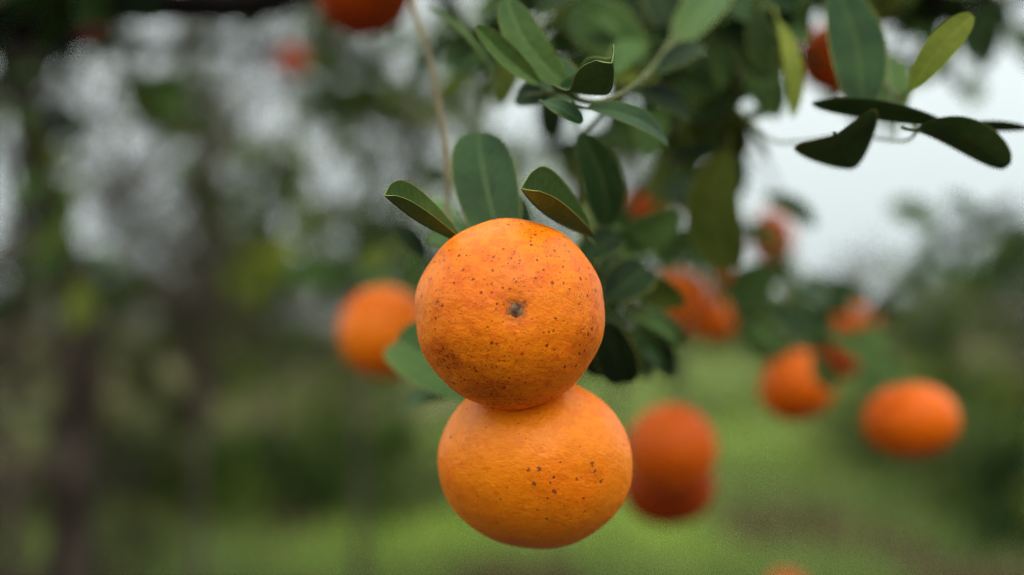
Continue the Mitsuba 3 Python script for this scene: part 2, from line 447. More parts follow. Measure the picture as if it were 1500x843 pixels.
def shrub(x, y, height, radius, label, palette, seed, lobes=16, per=70, L=0.07, W=0.03, group='low bushes between the orchard trees'):
    rng = np.random.default_rng(seed)
    z0 = float(ground_z(x, y))
    key = key_for('low_bush')
    labels[key] = {'label': label, 'category': 'bush', 'group': group}
    c = np.stack([x + rng.normal(size=lobes) * radius * 0.5, y + rng.normal(size=lobes) * radius * 0.5, z0 + rng.uniform(0.12, 0.85, lobes) * height], 1)
    st = [tube([[x, y, z0 - 0.05], (np.array([x, y, z0]) + g) / 2 + rng.normal(size=3) * 0.04, g], [0.012, 0.008, 0.003], 8, 5) for g in c]
    k = put(key + '__stems', mikit.ply(join(st), 'bark_far', smooth=True))
    labels[k] = {'kind': 'stuff'}
    v, f, col = cloud_leaves(rng, np.hstack([c, np.full((lobes, 1), radius * 0.42)]), per, L, W, palette)
    k = put(key + '__foliage', mikit.ply((v, f), 'far_leaf', smooth=False, color=col))
    labels[k] = {'kind': 'stuff'}
    return key


def spot(px, d):
    """Ground position under a photograph column at a distance."""
    p = P(px, 471, d)
    return p[0], p[1]


TREES = [
    # px, distance, height, radius, palette, lobes, per, low, options, label
    (290, 3.7, 2.75, 0.8, 'citrus', 42, 16, 0.4, dict(trunk=0.018, lobe=0.12, twigs=70), 'sparse orange tree behind the dark trunk, sky showing through its crown'),
    (530, 4.9, 2.8, 0.95, 'bright', 58, 18, 0.38, dict(trunk=0.02, lobe=0.13, twigs=70), 'pale green tree rising behind the hanging twig above the front orange'),
    (20, 4.4, 3.0, 0.7, 'dull', 26, 18, 0.38, dict(trunk=0.02, lobe=0.13, twigs=60), 'dull grey green tree at the left edge beside the dark trunk'),
    (400, 8.5, 1.9, 1.3, 'bright', 60, 30, 0.08, dict(trunk=0.025, twigs=60), 'mid green tree farther off in the gap between the sparse and the pale green tree'),
    (130, 7.5, 1.9, 1.2, 'dull', 60, 30, 0.08, dict(trunk=0.025, twigs=60), 'low broad tree farther off behind the dark trunk'),
    (720, 7.0, 2.8, 0.95, 'bright', 28, 26, 0.3, dict(trunk=0.035, lobe=0.14), 'green tree far behind the front orange'),
    (900, 11.0, 2.7, 1.1, 'dull', 50, 34, 0.2, dict(trunk=0.04), 'small far tree behind the cluster of oranges on the right'),
    (1255, 14.0, 2.0, 0.75, 'dull', 30, 12, 0.3, dict(trunk=0.04), 'thin bare looking tree standing out grey under the open sky'),
    (1500, 9.0, 1.95, 0.75, 'citrus', 40, 36, 0.2, dict(), 'dark green tree at the right edge below the open sky'),
    (1390, 14.0, 2.0, 0.8, 'bright', 40, 26, 0.1, dict(), 'green tree behind the dark tree at the right edge'),
]
for n_, (px, d, h, r, pal, lo, per, low, kw, lab) in enumerate(TREES):
    x, y = spot(px, d)
    tree('orchard_tree', x, y, h, r, lab, palette=pal, lobes=lo, per=per, low=low, seed=40 + n_, **kw)

# far rows of the orchard that close the horizon
for n_, (px, d, h, r) in enumerate([(-150, 20, 2.2, 2.0), (150, 24, 2.1, 2.2), (430, 27, 2.2, 2.2), (640, 30, 2.6, 2.2), (830, 34, 2.3, 2.2), (990, 38, 2.2, 2.4), (1130, 40, 2.0, 2.4), (1270, 38, 2.0, 2.4), (1420, 34, 2.3, 2.4), (1600, 28, 2.6, 2.4)]):
    x, y = spot(px, d)
    names = ['leftmost', 'second', 'third', 'fourth', 'fifth', 'sixth', 'seventh', 'eighth', 'ninth', 'rightmost']
    tree('distant_tree', x, y, h, r, f'{names[n_]} tree, counted from the left, of the far row that closes the horizon', group='far row of trees along the horizon', palette='citrus' if n_ % 2 else 'dull', lobes=40, per=50, low=0.05, seed=90 + n_, L=0.16, W=0.09, lobe=0.5, twigs=8)

for n_, (px, d, h, r, pal, lab) in enumerate([
    (30, 4.8, 0.8, 0.45, 'dull', 'brownish bush at the foot of the dark trunk'),
    (330, 8.5, 0.55, 0.7, 'bright', 'low green bush in the shade left of the hanging oranges'),
    (560, 8.0, 0.8, 0.6, 'bright', 'bright green bush left of the lower front orange'),
    (440, 9.0, 0.5, 0.6, 'bright', 'small green bush between the two larger green bushes on the left'),
    (200, 8.5, 0.6, 0.6, 'citrus', 'low bush in the shade behind the dark trunk'),
    (1400, 8.5, 0.95, 0.6, 'citrus', 'bush below the dark green tree at the right edge'),
    (1530, 6.8, 0.7, 0.4, 'citrus', 'bush cut by the right edge of the picture'),
    (1290, 11.0, 0.9, 0.7, 'citrus', 'green bush behind the squat orange on the right'),
    (1060, 16.0, 0.9, 0.9, 'bright', 'light green bush far along the grass lane'),
]):
    x, y = spot(px, d)
    shrub(x, y, h, r, lab, pal, 140 + n_)

# grass: blades over the strip of ground in view
rng = np.random.default_rng(5)
m = 52000
gy_ = 5.2 + 22 * rng.random(m) ** 1.7
gx_ = (rng.random(m) - 0.5) * 2 * (0.55 * gy_ + 0.5)
keep = rng.random(m) < np.clip(0.55 + 0.6 * meshkit.fbm(np.stack([gx_ * 0.6, gy_ * 0.6, gx_ * 0], -1), 3, 8) + 0.35 * (gx_ > -0.6), 0, 1) ** 1.5
gx_, gy_ = gx_[keep], gy_[keep]
m = len(gx_)
base = np.stack([gx_, gy_, ground_z(gx_, gy_) - 0.01], 1)
hgt = rng.uniform(0.06, 0.24, m) * (0.6 + 0.8 * meshkit.noise(base * 0.7, 3))
yaw = rng.uniform(0, 6.28, m)
lean = rng.uniform(0.1, 0.7, m)
dirv = np.stack([np.cos(yaw), np.sin(yaw), 0 * yaw], 1)
side = np.stack([-np.sin(yaw), np.cos(yaw), 0 * yaw], 1)
wd = rng.uniform(0.006, 0.014, m)[:, None]
p1 = base + dirv * (lean * hgt * 0.35)[:, None] + [0, 0, 1] * (hgt * 0.6)[:, None]
p2 = base + dirv * (lean * hgt)[:, None] + [0, 0, 1] * hgt[:, None]
V = np.stack([base - side * wd, base + side * wd, p1 - side * wd * 0.7, p1 + side * wd * 0.7, p2], 1).reshape(-1, 3)
F = (np.arange(m)[:, None, None] * 5 + np.array([[0, 1, 3], [0, 3, 2], [2, 3, 4]])).reshape(-1, 3)
LUSH = [(960, 7.6, 0.36, 1.3, 0.85), (760, 6.8, 0.4, 0.8, 0.55), (570, 7.0, 0.5, 1.2, 0.65), (1040, 15, 1.2, 4.0, 0.75), (880, 10, 0.5, 2.5, 0.6), (640, 7.8, 0.45, 1.4, 0.7), (300, 7.2, 0.4, 0.9, 0.25), (60, 6.8, 0.3, 0.8, 0.35), (430, 7.0, 0.3, 0.8, 0.2), (220, 9.5, 0.3, 1.2, 0.6), (420, 12, 0.5, 2.0, 0.6), (480, 9.5, 0.35, 1.2, 0.45), (90, 8.0, 0.3, 1.0, 0.4), (1240, 8.0, 0.3, 0.8, 0.35), (610, 14, 1.0, 3.0, 0.5)]
f_ = rng.uniform(-0.12, 0.12, m) + 0.5 * (meshkit.fbm(base * 0.8 + 7, 3, 2) - 0.5)
for px, d, sx, sy, w in LUSH:
    lx, ly = spot(px, d)
    f_ = f_ + w * np.exp(-((gx_ - lx) / sx) ** 2 - ((gy_ - ly) / sy) ** 2)
f_ = np.clip(f_, 0, 1)[:, None]
brown = (meshkit.fbm(base * 1.1 + 31, 3, 6) > np.where(gx_ < -1.1, 0.58, 0.67))[:, None]
dull_g, fresh_g = np.array([0.14, 0.195, 0.066]), np.array([0.32, 0.45, 0.085])
col = np.where(brown & (f_ < 0.4), np.array([0.13, 0.1, 0.06]), dull_g + (fresh_g - dull_g) * f_)
put('grass', mikit.ply((V, F), 'blade', smooth=False, color=np.repeat(col, 5, 0)), kind='stuff', label='green grass and weeds growing over the orchard floor', category='grass')

# ------------------------------------------------------------------ the fruiting tree: trunk, limbs, branches with leaves
TREE = 'orange_tree'
labels[TREE] = {'label': 'orange tree whose dark trunk, limbs and leafy twigs carry the sharp oranges', 'category': 'tree'}
tx, ty = spot(112, 3.0)
put(TREE + '__trunk', mikit.ply(tube([[tx + 0.02, ty, -0.2], [tx, ty, 0.15], [tx - 0.01, ty, 0.7], P(118, 480, 3.0), P(75, 330, 2.9), P(40, 160, 2.7), P(20, -60, 2.5)],
                                     [0.08, 0.06, 0.048, 0.043, 0.036, 0.03, 0.028], 50, 14, 0.22, 3), 'bark_trunk', smooth=True), label='dark upright trunk at the left')
put(TREE + '__limb', mikit.ply(tube([P(20, -60, 2.5), P(-60, -60, 2.0), P(-60, 20, 1.6), P(60, 22, 1.4), P(200, 4, 1.32), P(340, 8, 1.25), P(470, -18, 1.1), P(640, -110, 0.95), P(900, -150, 0.85), P(1250, -140, 0.8), P(1600, -60, 0.9)],
                                    [0.036, 0.03, 0.027, 0.02, 0.0175, 0.013, 0.012, 0.011, 0.01, 0.008, 0.006], 90, 10, 0.25, 6), 'bark', smooth=True), label='black limb running along the top left of the picture')
put(TREE + '__limb', mikit.ply(tube([P(1250, -140, 0.8), P(1330, -60, 1.0), P(1400, 20, 1.15), P(1480, 0, 1.3), P(1600, -40, 1.5)], [0.008, 0.008, 0.009, 0.007, 0.006], 40, 8, 0.25, 8), 'bark', smooth=True), label='dark limb crossing the top right corner')
put(TREE + '__limb', mikit.ply(tube([P(-60, 20, 1.6), P(120, 60, 2.0), P(330, 70, 2.3), P(520, 90, 2.4), P(640, 150, 2.5)], [0.022, 0.017, 0.013, 0.01, 0.006], 40, 8, 0.25, 9), 'bark', smooth=True), label='thin bent limb behind the black limb at the top left')

PX = lambda pts: [P(*q) for q in pts]


def branch(label, paths, mat='twig_dark'):
    """paths: list of (points in pixels and metres, radii)."""
    k = key_for(TREE + '__branch')
    scene[k] = mikit.ply(join([tube(PX(p), r, 60, 8, 0.3, 5) for p, r in paths]), mat, smooth=True)
    labels[k] = {'label': label}
    return k


# the pale hanging twig that carries the front orange
A = branch('pale brown twig hanging straight down to the front orange',
           [([(596, -90, 0.72), (604, 0, 0.66), (628, 80, 0.63), (645, 160, 0.615), (655, 240, 0.605), (657, 320, 0.6), (690, 400, 0.58)], [0.0016, 0.0015, 0.0013, 0.0014, 0.0012, 0.0012, 0.0012]),
            ([(655, 330, 0.6), (700, 370, 0.57), (742, 400, 0.545)], [0.0016, 0.0017, 0.002]),
            ([(690, 400, 0.58), (720, 470, 0.6), (770, 520, 0.6), (800, 560, 0.585)], [0.0016, 0.0016, 0.0017, 0.002])], 'twig_pale')
leaf(A, (676, 356, 0.52), (564, 286, 0.49), 84, 'leaf_mid', roll=66, fold=46, curl=6, bend=-0.04, shape=(0.7, 0.34), label='trough shaped leaf pointing left above the front orange')
leaf(A, (738, 372, 0.565), (700, 196, 0.585), 98, 'leaf_deep', roll=8, fold=8, bend=0.06, sweep=0.03, shape=(0.5, 0.36), label='broad upright leaf standing behind the front orange')
leaf(A, (864, 346, 0.545), (764, 276, 0.49), 112, 'leaf_mid', roll=62, fold=50, curl=8, bend=-0.05, shape=(0.62, 0.3), label='cupped leaf curled open above the right shoulder of the front orange')
leaf(A, (625, 378, 0.66), (575, 330, 0.66), 36, 'leaf_dark', roll=30)
leaf(A, (704, 590, 0.62), (578, 502, 0.66), 120, 'leaf_mid', roll=22, fold=22, curl=8, bend=-0.05, sweep=-0.06, shape=(0.5, 0.34), label='large light green blurred leaf where the two front oranges meet')
leaf(A, (716, 575, 0.63), (592, 598, 0.66), 54, 'leaf_mid', roll=50, fold=16, bend=0.1, shape=(0.5, 0.4))
leaf(A, (668, 330, 0.62), (612, 300, 0.66), 46, 'leaf_pale', roll=40, fold=10)
leaf(A, (712, 352, 0.6), (628, 345, 0.63), 50, 'leaf_mid', roll=35, fold=10)
leaf(A, (770, 352, 0.6), (724, 268, 0.62), 55, 'leaf_dark', roll=30, fold=15)
leaf(A, (722, 110, 0.62), (626, 10, 0.6), 30, 'leaf_mid', roll=76, fold=20, bend=0.06)

# the twig above, with the sharp curled leaf
B = branch('leafy twig above the front orange',
           [([(1010, -60, 0.78), (1000, 20, 0.72), (975, 75, 0.66), (930, 125, 0.585), (870, 150, 0.545), (820, 135, 0.55), (770, 140, 0.58)], [0.0021, 0.0019, 0.0016, 0.0012, 0.001, 0.0009, 0.0008]),
            ([(930, 125, 0.585), (870, 180, 0.6), (845, 215, 0.61), (850, 300, 0.63), (862, 380, 0.62)], [0.0011, 0.0009, 0.0009, 0.0009, 0.0009])], 'twig_dark')
leaf(B, (818, 128, 0.56), (920, 128, 0.478), 116, 'leaf_deep', roll=54, fold=42, curl=10, bend=-0.04, wave=0.05, shape=(0.7, 0.42), tipcurl=0.12, label='sharp curled leaf with a pale wavy rim')
leaf(B, (798, 148, 0.52), (852, 180, 0.51), 30, 'leaf_deep', roll=35, fold=15, shape=(0.6, 0.5))
leaf(B, (805, 145, 0.57), (757, 140, 0.6), 42, 'leaf_dark', roll=20)
leaf(B, (792, 124, 0.555), (696, 38, 0.535), 42, 'leaf_mid', roll=30, fold=24, curl=8, bend=0.03, sweep=0.06, shape=(0.75, 0.55), label='pale edged leaf folded along its midrib, pointing up left')
leaf(B, (838, 128, 0.56), (742, -5, 0.56), 58, 'leaf_mid', roll=18, fold=14, bend=0.05, sweep=0.12, shape=(0.8, 0.6))
leaf(B, (805, 118, 0.57), (752, 58, 0.58), 34, 'leaf_deep', roll=10)
leaf(B, (842, 150, 0.57), (790, 85, 0.59), 62, 'leaf_deep', roll=20, fold=10)
leaf(B, (862, 158, 0.525), (978, 212, 0.55), 44, 'leaf_deep', roll=48, fold=12, bend=0.12, shape=(0.7, 0.6), label='dark glossy leaf arching right above the oranges')
leaf(B, (848, 195, 0.6), (888, 332, 0.62), 64, 'leaf_deep', roll=8, fold=10, sweep=0.08, shape=(0.6, 0.55), label='dark leaf hanging straight down right of the cupped leaf')
leaf(B, (950, 95, 0.7), (838, 10, 0.78), 84, 'leaf_green', roll=14, fold=8, shape=(0.6, 0.5))
leaf(B, (985, 40, 0.75), (838, -20, 0.8), 60, 'leaf_dark', roll=30)
leaf(B, (990, 60, 0.7), (955, -40, 0.74), 62, 'leaf_dark', roll=8)
leaf(B, (985, 75, 0.68), (1066, -25, 0.72), 62, 'leaf_mid', roll=20)
leaf(B, (960, 110, 0.62), (1030, 65, 0.66), 40, 'leaf_dark', roll=30)
leaf(B, (935, 135, 0.62), (1010, 170, 0.68), 48, 'leaf_dark', roll=40)
leaf(B, (790, 20, 0.66), (860, -40, 0.7), 56, 'leaf_dark', roll=25)
leaf(B, (900, 110, 0.66), (935, 60, 0.7), 46, 'leaf_green', roll=25)

# the twig to the right, against the sky
C = branch('leafy twig reaching right against the open sky',
           [([(1230, -80, 0.76), (1255, 0, 0.74), (1280, 90, 0.7), (1325, 165, 0.62), (1345, 192, 0.555)], [0.0012, 0.0011, 0.001, 0.0009, 0.0008]),
            ([(1280, 90, 0.7), (1312, 140, 0.61), (1335, 132, 0.56)], [0.0012, 0.001, 0.0009]),
            ([(1080, 160, 0.7), (1130, 205, 0.65), (1178, 206, 0.62), (1240, 198, 0.61), (1320, 207, 0.58), (1345, 192, 0.545)], [0.0009, 0.0007, 0.0006, 0.0006, 0.0006, 0.0007])], 'twig_dark')
leaf(C, (1334, 132, 0.555), (1424, 22, 0.535), 46, 'leaf_fresh', roll=10, fold=12, bend=0.03, sweep=0.03, shape=(0.65, 0.5), label='yellow green leaf lit through, pointing up right')
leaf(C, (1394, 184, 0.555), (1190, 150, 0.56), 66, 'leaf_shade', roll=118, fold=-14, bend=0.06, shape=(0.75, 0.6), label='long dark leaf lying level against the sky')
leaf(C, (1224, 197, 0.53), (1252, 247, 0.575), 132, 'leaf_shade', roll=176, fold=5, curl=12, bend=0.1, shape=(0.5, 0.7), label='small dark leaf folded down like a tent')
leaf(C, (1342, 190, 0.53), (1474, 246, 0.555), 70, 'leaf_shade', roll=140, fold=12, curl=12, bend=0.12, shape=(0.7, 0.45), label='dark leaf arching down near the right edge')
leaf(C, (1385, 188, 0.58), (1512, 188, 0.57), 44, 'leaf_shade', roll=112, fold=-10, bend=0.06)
leaf(C, (1222, -20, 0.63), (1262, 160, 0.6), 82, 'leaf_deep2', roll=12, fold=8, sweep=0.05, shape=(0.6, 0.5), label='large dark hanging leaf beside the red orange')
leaf(C, (1310, 180, 0.64), (1300, 82, 0.66), 58, 'leaf_mid', roll=10)
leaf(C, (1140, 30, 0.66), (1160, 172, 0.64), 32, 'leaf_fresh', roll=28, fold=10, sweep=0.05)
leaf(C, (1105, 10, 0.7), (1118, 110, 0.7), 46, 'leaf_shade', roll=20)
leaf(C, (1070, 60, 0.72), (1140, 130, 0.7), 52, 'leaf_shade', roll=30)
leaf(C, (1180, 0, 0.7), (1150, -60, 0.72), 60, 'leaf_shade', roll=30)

# twig behind and right of the front orange
D = branch('short twig with dark leaves behind the right side of the front orange',
           [([(862, 380, 0.62), (895, 430, 0.65), (905, 480, 0.66), (900, 520, 0.66)], [0.0012, 0.0014, 0.0013, 0.001]),
            ([(895, 430, 0.65), (930, 460, 0.68), (985, 490, 0.72)], [0.0011, 0.001, 0.0008])])
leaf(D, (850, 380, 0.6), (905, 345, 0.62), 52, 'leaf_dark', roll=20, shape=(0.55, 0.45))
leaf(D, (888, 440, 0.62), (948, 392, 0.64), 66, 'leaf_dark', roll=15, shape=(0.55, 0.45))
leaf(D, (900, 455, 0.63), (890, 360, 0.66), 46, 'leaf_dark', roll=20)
leaf(D, (905, 410, 0.74), (960, 322, 0.8), 44, 'leaf_green', roll=25)
leaf(D, (905, 450, 0.7), (878, 352, 0.74), 34, 'leaf_green', roll=25)
leaf(D, (920, 462, 0.66), (992, 498, 0.68), 24, 'leaf_green', roll=36, bend=0.08)
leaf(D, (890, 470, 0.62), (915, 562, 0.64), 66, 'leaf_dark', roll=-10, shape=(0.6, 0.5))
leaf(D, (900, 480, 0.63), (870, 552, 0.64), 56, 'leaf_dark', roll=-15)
leaf(D, (925, 490, 0.68), (968, 535, 0.7), 26, 'leaf_deep', roll=30)
leaf(D, (910, 445, 0.66), (955, 420, 0.68), 26, 'leaf_mid', roll=50)

# the blurred branch that carries the oranges on the right
E = branch('blurred branch hung with oranges right of centre',
           [([(1075, -120, 0.95), (1060, 40, 0.9), (1040, 160, 0.85), (1062, 230, 0.8), (1075, 300, 0.95), (1060, 370, 1.1)], [0.003, 0.003, 0.0026, 0.0022, 0.002, 0.0016]),
            ([(1075, 300, 0.95), (1120, 380, 1.0), (1180, 460, 1.0), (1205, 500, 1.0)], [0.0018, 0.0017, 0.0016, 0.0015]),
            ([(1180, 460, 1.0), (1240, 500, 0.97), (1320, 565, 0.95)], [0.0015, 0.0014, 0.0014]),
            ([(1040, 160, 0.85), (980, 260, 1.2), (955, 300, 1.5)], [0.002, 0.002, 0.0016]),
            ([(1060, 370, 1.1), (1020, 420, 1.25), (1000, 560, 1.05), (985, 610, 1.0)], [0.0016, 0.0016, 0.0015, 0.0015]),
            ([(1040, 160, 0.85), (1120, 240, 1.2), (1145, 310, 1.6)], [0.0016, 0.0016, 0.0015])])
leaf(E, (1068, 222, 0.72), (1078, 392, 0.74), 84, 'leaf_olive', roll=-14, fold=16, bend=0.05, sweep=-0.14, shape=(0.6, 0.5), label='wide olive leaf drooping in front of the oranges')
leaf(E, (1060, 225, 0.74), (975, 240, 0.8), 40, 'leaf_dark', roll=50)
leaf(E, (1140, 395, 0.92), (1078, 440, 0.95), 66, 'leaf_green', roll=15)
leaf(E, (1170, 440, 0.95), (1205, 495, 0.95), 40, 'leaf_deep', roll=15)
leaf(E, (1165, 430, 0.95), (1212, 432, 0.98), 40, 'leaf_deep', roll=35)
leaf(E, (1205, 488, 0.93), (1330, 562, 0.92), 44, 'leaf_green', roll=40, fold=18, bend=0.06, label='blurred light green leaf slanting above the squat orange')
leaf(E, (1190, 520, 1.02), (1220, 572, 1.02), 32, 'leaf_green', roll=10)
leaf(E, (1240, 500, 1.0), (1300, 500, 1.03), 40, 'leaf_green', roll=30)
leaf(E, (1120, 285, 0.95), (1195, 330, 1.0), 36, 'leaf_deep', roll=30)
leaf(E, (1030, 330, 1.0), (990, 270, 1.05), 60, 'leaf_deep', roll=20)
leaf(E, (1050, 330, 1.1), (1000, 380, 1.15), 62, 'leaf_green', roll=15)
leaf(E, (1120, 440, 1.0), (1180, 500, 1.02), 46, 'leaf_deep', roll=40)
leaf(E, (1090, 480, 1.1), (1160, 520, 1.12), 44, 'leaf_green', roll=40)
leaf(E, (960, 330, 1.1), (985, 400, 1.1), 50, 'leaf_green', roll=10)
leaf(E, (920, 300, 1.0), (905, 370, 1.0), 46, 'leaf_green', roll=15)
leaf(E, (1000, 340, 1.2), (1060, 400, 1.2), 60, 'leaf_green', roll=25)


# more shoots of the same tree, blurred, filling the crown above and behind
def shoot(label, pts, radii, count, size, mats, seed, mat='twig_green', spread=1.0):
    rng = np.random.default_rng(seed)
    k = branch(label, [(pts, radii)], mat)
    line = spline(PX(pts), 60)
    for q in range(count):
        s = int(np.clip((q + rng.uniform(0.1, 0.9)) / count * 59, 2, 59))
        a = unit(line[s] - line[s - 2])
        o = unit(rng.normal(size=3) + [0, 0, -0.2])
        d = unit(a * rng.uniform(0.2, 0.9) + o * spread)
        L = size * rng.uniform(0.7, 1.25)
        b = line[s] + d * 0.008
        V, f, uv = leaf_mesh(b, b + d * L, L * rng.uniform(0.42, 0.55), roll=rng.uniform(-30, 120), fold=rng.uniform(5, 28), bend=rng.uniform(-0.04, 0.14), sweep=rng.uniform(-0.08, 0.08), shape=(0.7, 0.6), thick=0, nu=10, nv=6, seed=seed * 50 + q)
        put(k + '__leaf', mikit.ply((V, f), mats[rng.integers(len(mats))], smooth=True, uv=uv))
    return k


DK, MX, BR = ['leaf_deep2', 'leaf_green'], ['leaf_deep2', 'leaf_green', 'leaf_olive'], ['leaf_green', 'leaf_fresh', 'leaf_green']
shoot('blurred leafy shoot behind the curled leaf', [(1100, -60, 1.0), (1020, 60, 0.95), (960, 150, 0.95), (900, 215, 1.0)], [0.002, 0.0018, 0.0014, 0.001], 22, 0.05, MX, 1)
shoot('blurred leafy shoot left of the red orange near the top', [(1180, -80, 1.1), (1120, 20, 1.05), (1070, 110, 1.0), (1030, 190, 1.0)], [0.002, 0.0018, 0.0014, 0.001], 20, 0.05, DK, 2)
shoot('dark leafy shoot in the top right corner', [(1600, -60, 1.3), (1480, -10, 1.2), (1390, 30, 1.15), (1330, 70, 1.15)], [0.003, 0.0026, 0.002, 0.001], 18, 0.05, ['leaf_deep2'], 3)
shoot('leafy shoot at the top centre above the pale twig', [(900, -120, 0.9), (820, -30, 0.95), (740, 30, 1.0), (690, 80, 1.05)], [0.002, 0.0018, 0.0014, 0.001], 16, 0.05, MX, 4)
shoot('blurred shoot around the far oranges right of centre', [(1040, 200, 1.2), (1010, 300, 1.25), (1040, 400, 1.3), (1090, 470, 1.3)], [0.002, 0.0018, 0.0014, 0.001], 22, 0.055, BR, 5)
shoot('blurred shoot behind the orange at the left', [(690, 250, 1.3), (610, 330, 1.25), (540, 390, 1.2), (480, 400, 1.2)], [0.0018, 0.0015, 0.0012, 0.001], 14, 0.05, BR, 6)
shoot('blurred shoot beside the hanging squat orange', [(1110, 330, 1.25), (1180, 400, 1.2), (1230, 450, 1.2), (1290, 480, 1.2)], [0.0018, 0.0015, 0.0012, 0.001], 14, 0.05, DK, 7)
shoot('thin shoot crossing the upper left', [(-60, 90, 1.9), (120, 170, 2.1), (260, 190, 2.2), (420, 260, 2.3)], [0.004, 0.0035, 0.003, 0.002], 12, 0.05, ['leaf_green', 'leaf_olive'], 8, 'bark')
shoot('leafy shoot hanging at the left above the trunk', [(180, -40, 1.9), (170, 60, 1.9), (210, 160, 2.0), (260, 250, 2.0)], [0.004, 0.0035, 0.003, 0.002], 14, 0.05, ['leaf_green', 'leaf_olive'], 9, 'bark')
shoot('leafy shoot hanging at the left of the pale twig', [(480, -40, 1.7), (470, 80, 1.7), (520, 180, 1.8), (560, 280, 1.8)], [0.003, 0.0025, 0.002, 0.0016], 9, 0.05, ['leaf_green', 'leaf_olive'], 10, 'bark')

shoot('blurred leafy shoot hanging in front of the upper trunk', [(-40, 120, 2.5), (40, 200, 2.4), (90, 300, 2.35), (130, 420, 2.3)], [0.004, 0.003, 0.0025, 0.002], 26, 0.075, ['leaf_green', 'leaf_olive', 'leaf_fresh'], 17, 'bark')
shoot('blurred leafy shoot entering from the right edge under the open sky', [(1620, 320, 1.9), (1500, 350, 1.8), (1410, 325, 1.75), (1345, 385, 1.7)], [0.004, 0.003, 0.0025, 0.002], 24, 0.06, ['leaf_deep2', 'leaf_deep2', 'leaf_green'], 18, 'bark')
shoot('thin bare shoot low across the open sky', [(1600, 470, 3.0), (1400, 440, 2.9), (1290, 405, 2.9), (1180, 440, 2.9)], [0.006, 0.005, 0.004, 0.002], 9, 0.06, DK, 19, 'twig_pale')
shoot('small leaved shoot beside the curled leaf', [(1130, -70, 0.75), (1050, 20, 0.72), (980, 110, 0.72), (930, 190, 0.76)], [0.0018, 0.0015, 0.0012, 0.001], 20, 0.033, ['leaf_green', 'leaf_green', 'leaf_fresh', 'leaf_deep2'], 20)
shoot('small leaved shoot above the level dark leaf', [(1150, -60, 0.8), (1110, 40, 0.78), (1085, 110, 0.76), (1060, 190, 0.78)], [0.0018, 0.0015, 0.0012, 0.001], 18, 0.036, MX, 21)
shoot('small leaved shoot at the top centre', [(900, -70, 0.75), (830, 10, 0.74), (760, 60, 0.78), (700, 130, 0.85)], [0.0018, 0.0015, 0.0012, 0.001], 18, 0.034, MX, 22)
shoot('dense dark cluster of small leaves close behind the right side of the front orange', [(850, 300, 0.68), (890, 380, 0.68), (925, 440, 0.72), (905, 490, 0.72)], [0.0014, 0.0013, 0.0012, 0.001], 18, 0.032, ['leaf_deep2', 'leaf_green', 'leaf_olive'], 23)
shoot('leafy shoot just above the dark red orange at the top edge', [(380, -220, 0.95), (480, -200, 0.88), (580, -200, 0.85), (680, -220, 0.85)], [0.002, 0.0018, 0.0014, 0.001], 26, 0.055, DK, 24)
shoot('blurred leafy shoot in the top right corner of the sky', [(1680, -60, 1.8), (1560, 0, 1.7), (1480, 40, 1.65), (1430, 110, 1.6)], [0.003, 0.0026, 0.002, 0.001], 18, 0.055, DK, 25, 'bark')
shoot('dense leafy shoot filling the top right of centre', [(1200, -60, 0.85), (1100, 50, 0.8), (1020, 140, 0.8), (975, 225, 0.85)], [0.002, 0.0018, 0.0014, 0.001], 22, 0.042, MX, 11)
shoot('leafy shoot behind the large dark hanging leaf', [(1330, -80, 1.15), (1290, 20, 1.12), (1260, 90, 1.12), (1280, 130, 1.15)], [0.002, 0.0018, 0.0014, 0.001], 18, 0.045, DK, 12)
shoot('leafy shoot above the sharp curled leaf', [(1010, -60, 0.8), (920, 10, 0.8), (850, 60, 0.85), (790, 110, 0.9)], [0.002, 0.0018, 0.0014, 0.001], 22, 0.045, MX, 13)
shoot('leafy shoot along the top edge right of centre', [(1400, -70, 1.0), (1250, -30, 0.95), (1120, -20, 0.9), (960, -30, 0.9)], [0.003, 0.0025, 0.002, 0.001], 24, 0.05, MX, 14)
shoot('blurred leafy shoot behind the dark arching leaf', [(1080, 60, 1.2), (1000, 170, 1.2), (930, 230, 1.25), (860, 250, 1.3)], [0.002, 0.0018, 0.0014, 0.001], 16, 0.05, MX, 15)
shoot('yellow green shoot just right of the front orange', [(880, 340, 0.85), (920, 380, 0.85), (960, 400, 0.9), (1010, 380, 1.0)], [0.0012, 0.0011, 0.001, 0.0008], 9, 0.035, BR, 16)
# the crown above the picture, whose underside just enters along the top edge
rng = np.random.default_rng(77)
lob = []
for q in range(75):
    x_ = rng.uniform(-250, 1700)
    lob.append([*P(x_, rng.uniform(-420, -70), rng.uniform(1.0, 2.4)), rng.uniform(0.05, 0.1)])
v, f, col = cloud_leaves(rng, np.array(lob), 26, 0.065, 0.034, 'citrus')
k = put(TREE + '__crown', mikit.ply((v, f), 'far_leaf', smooth=False, color=col))
labels[k] = {'kind': 'stuff'}


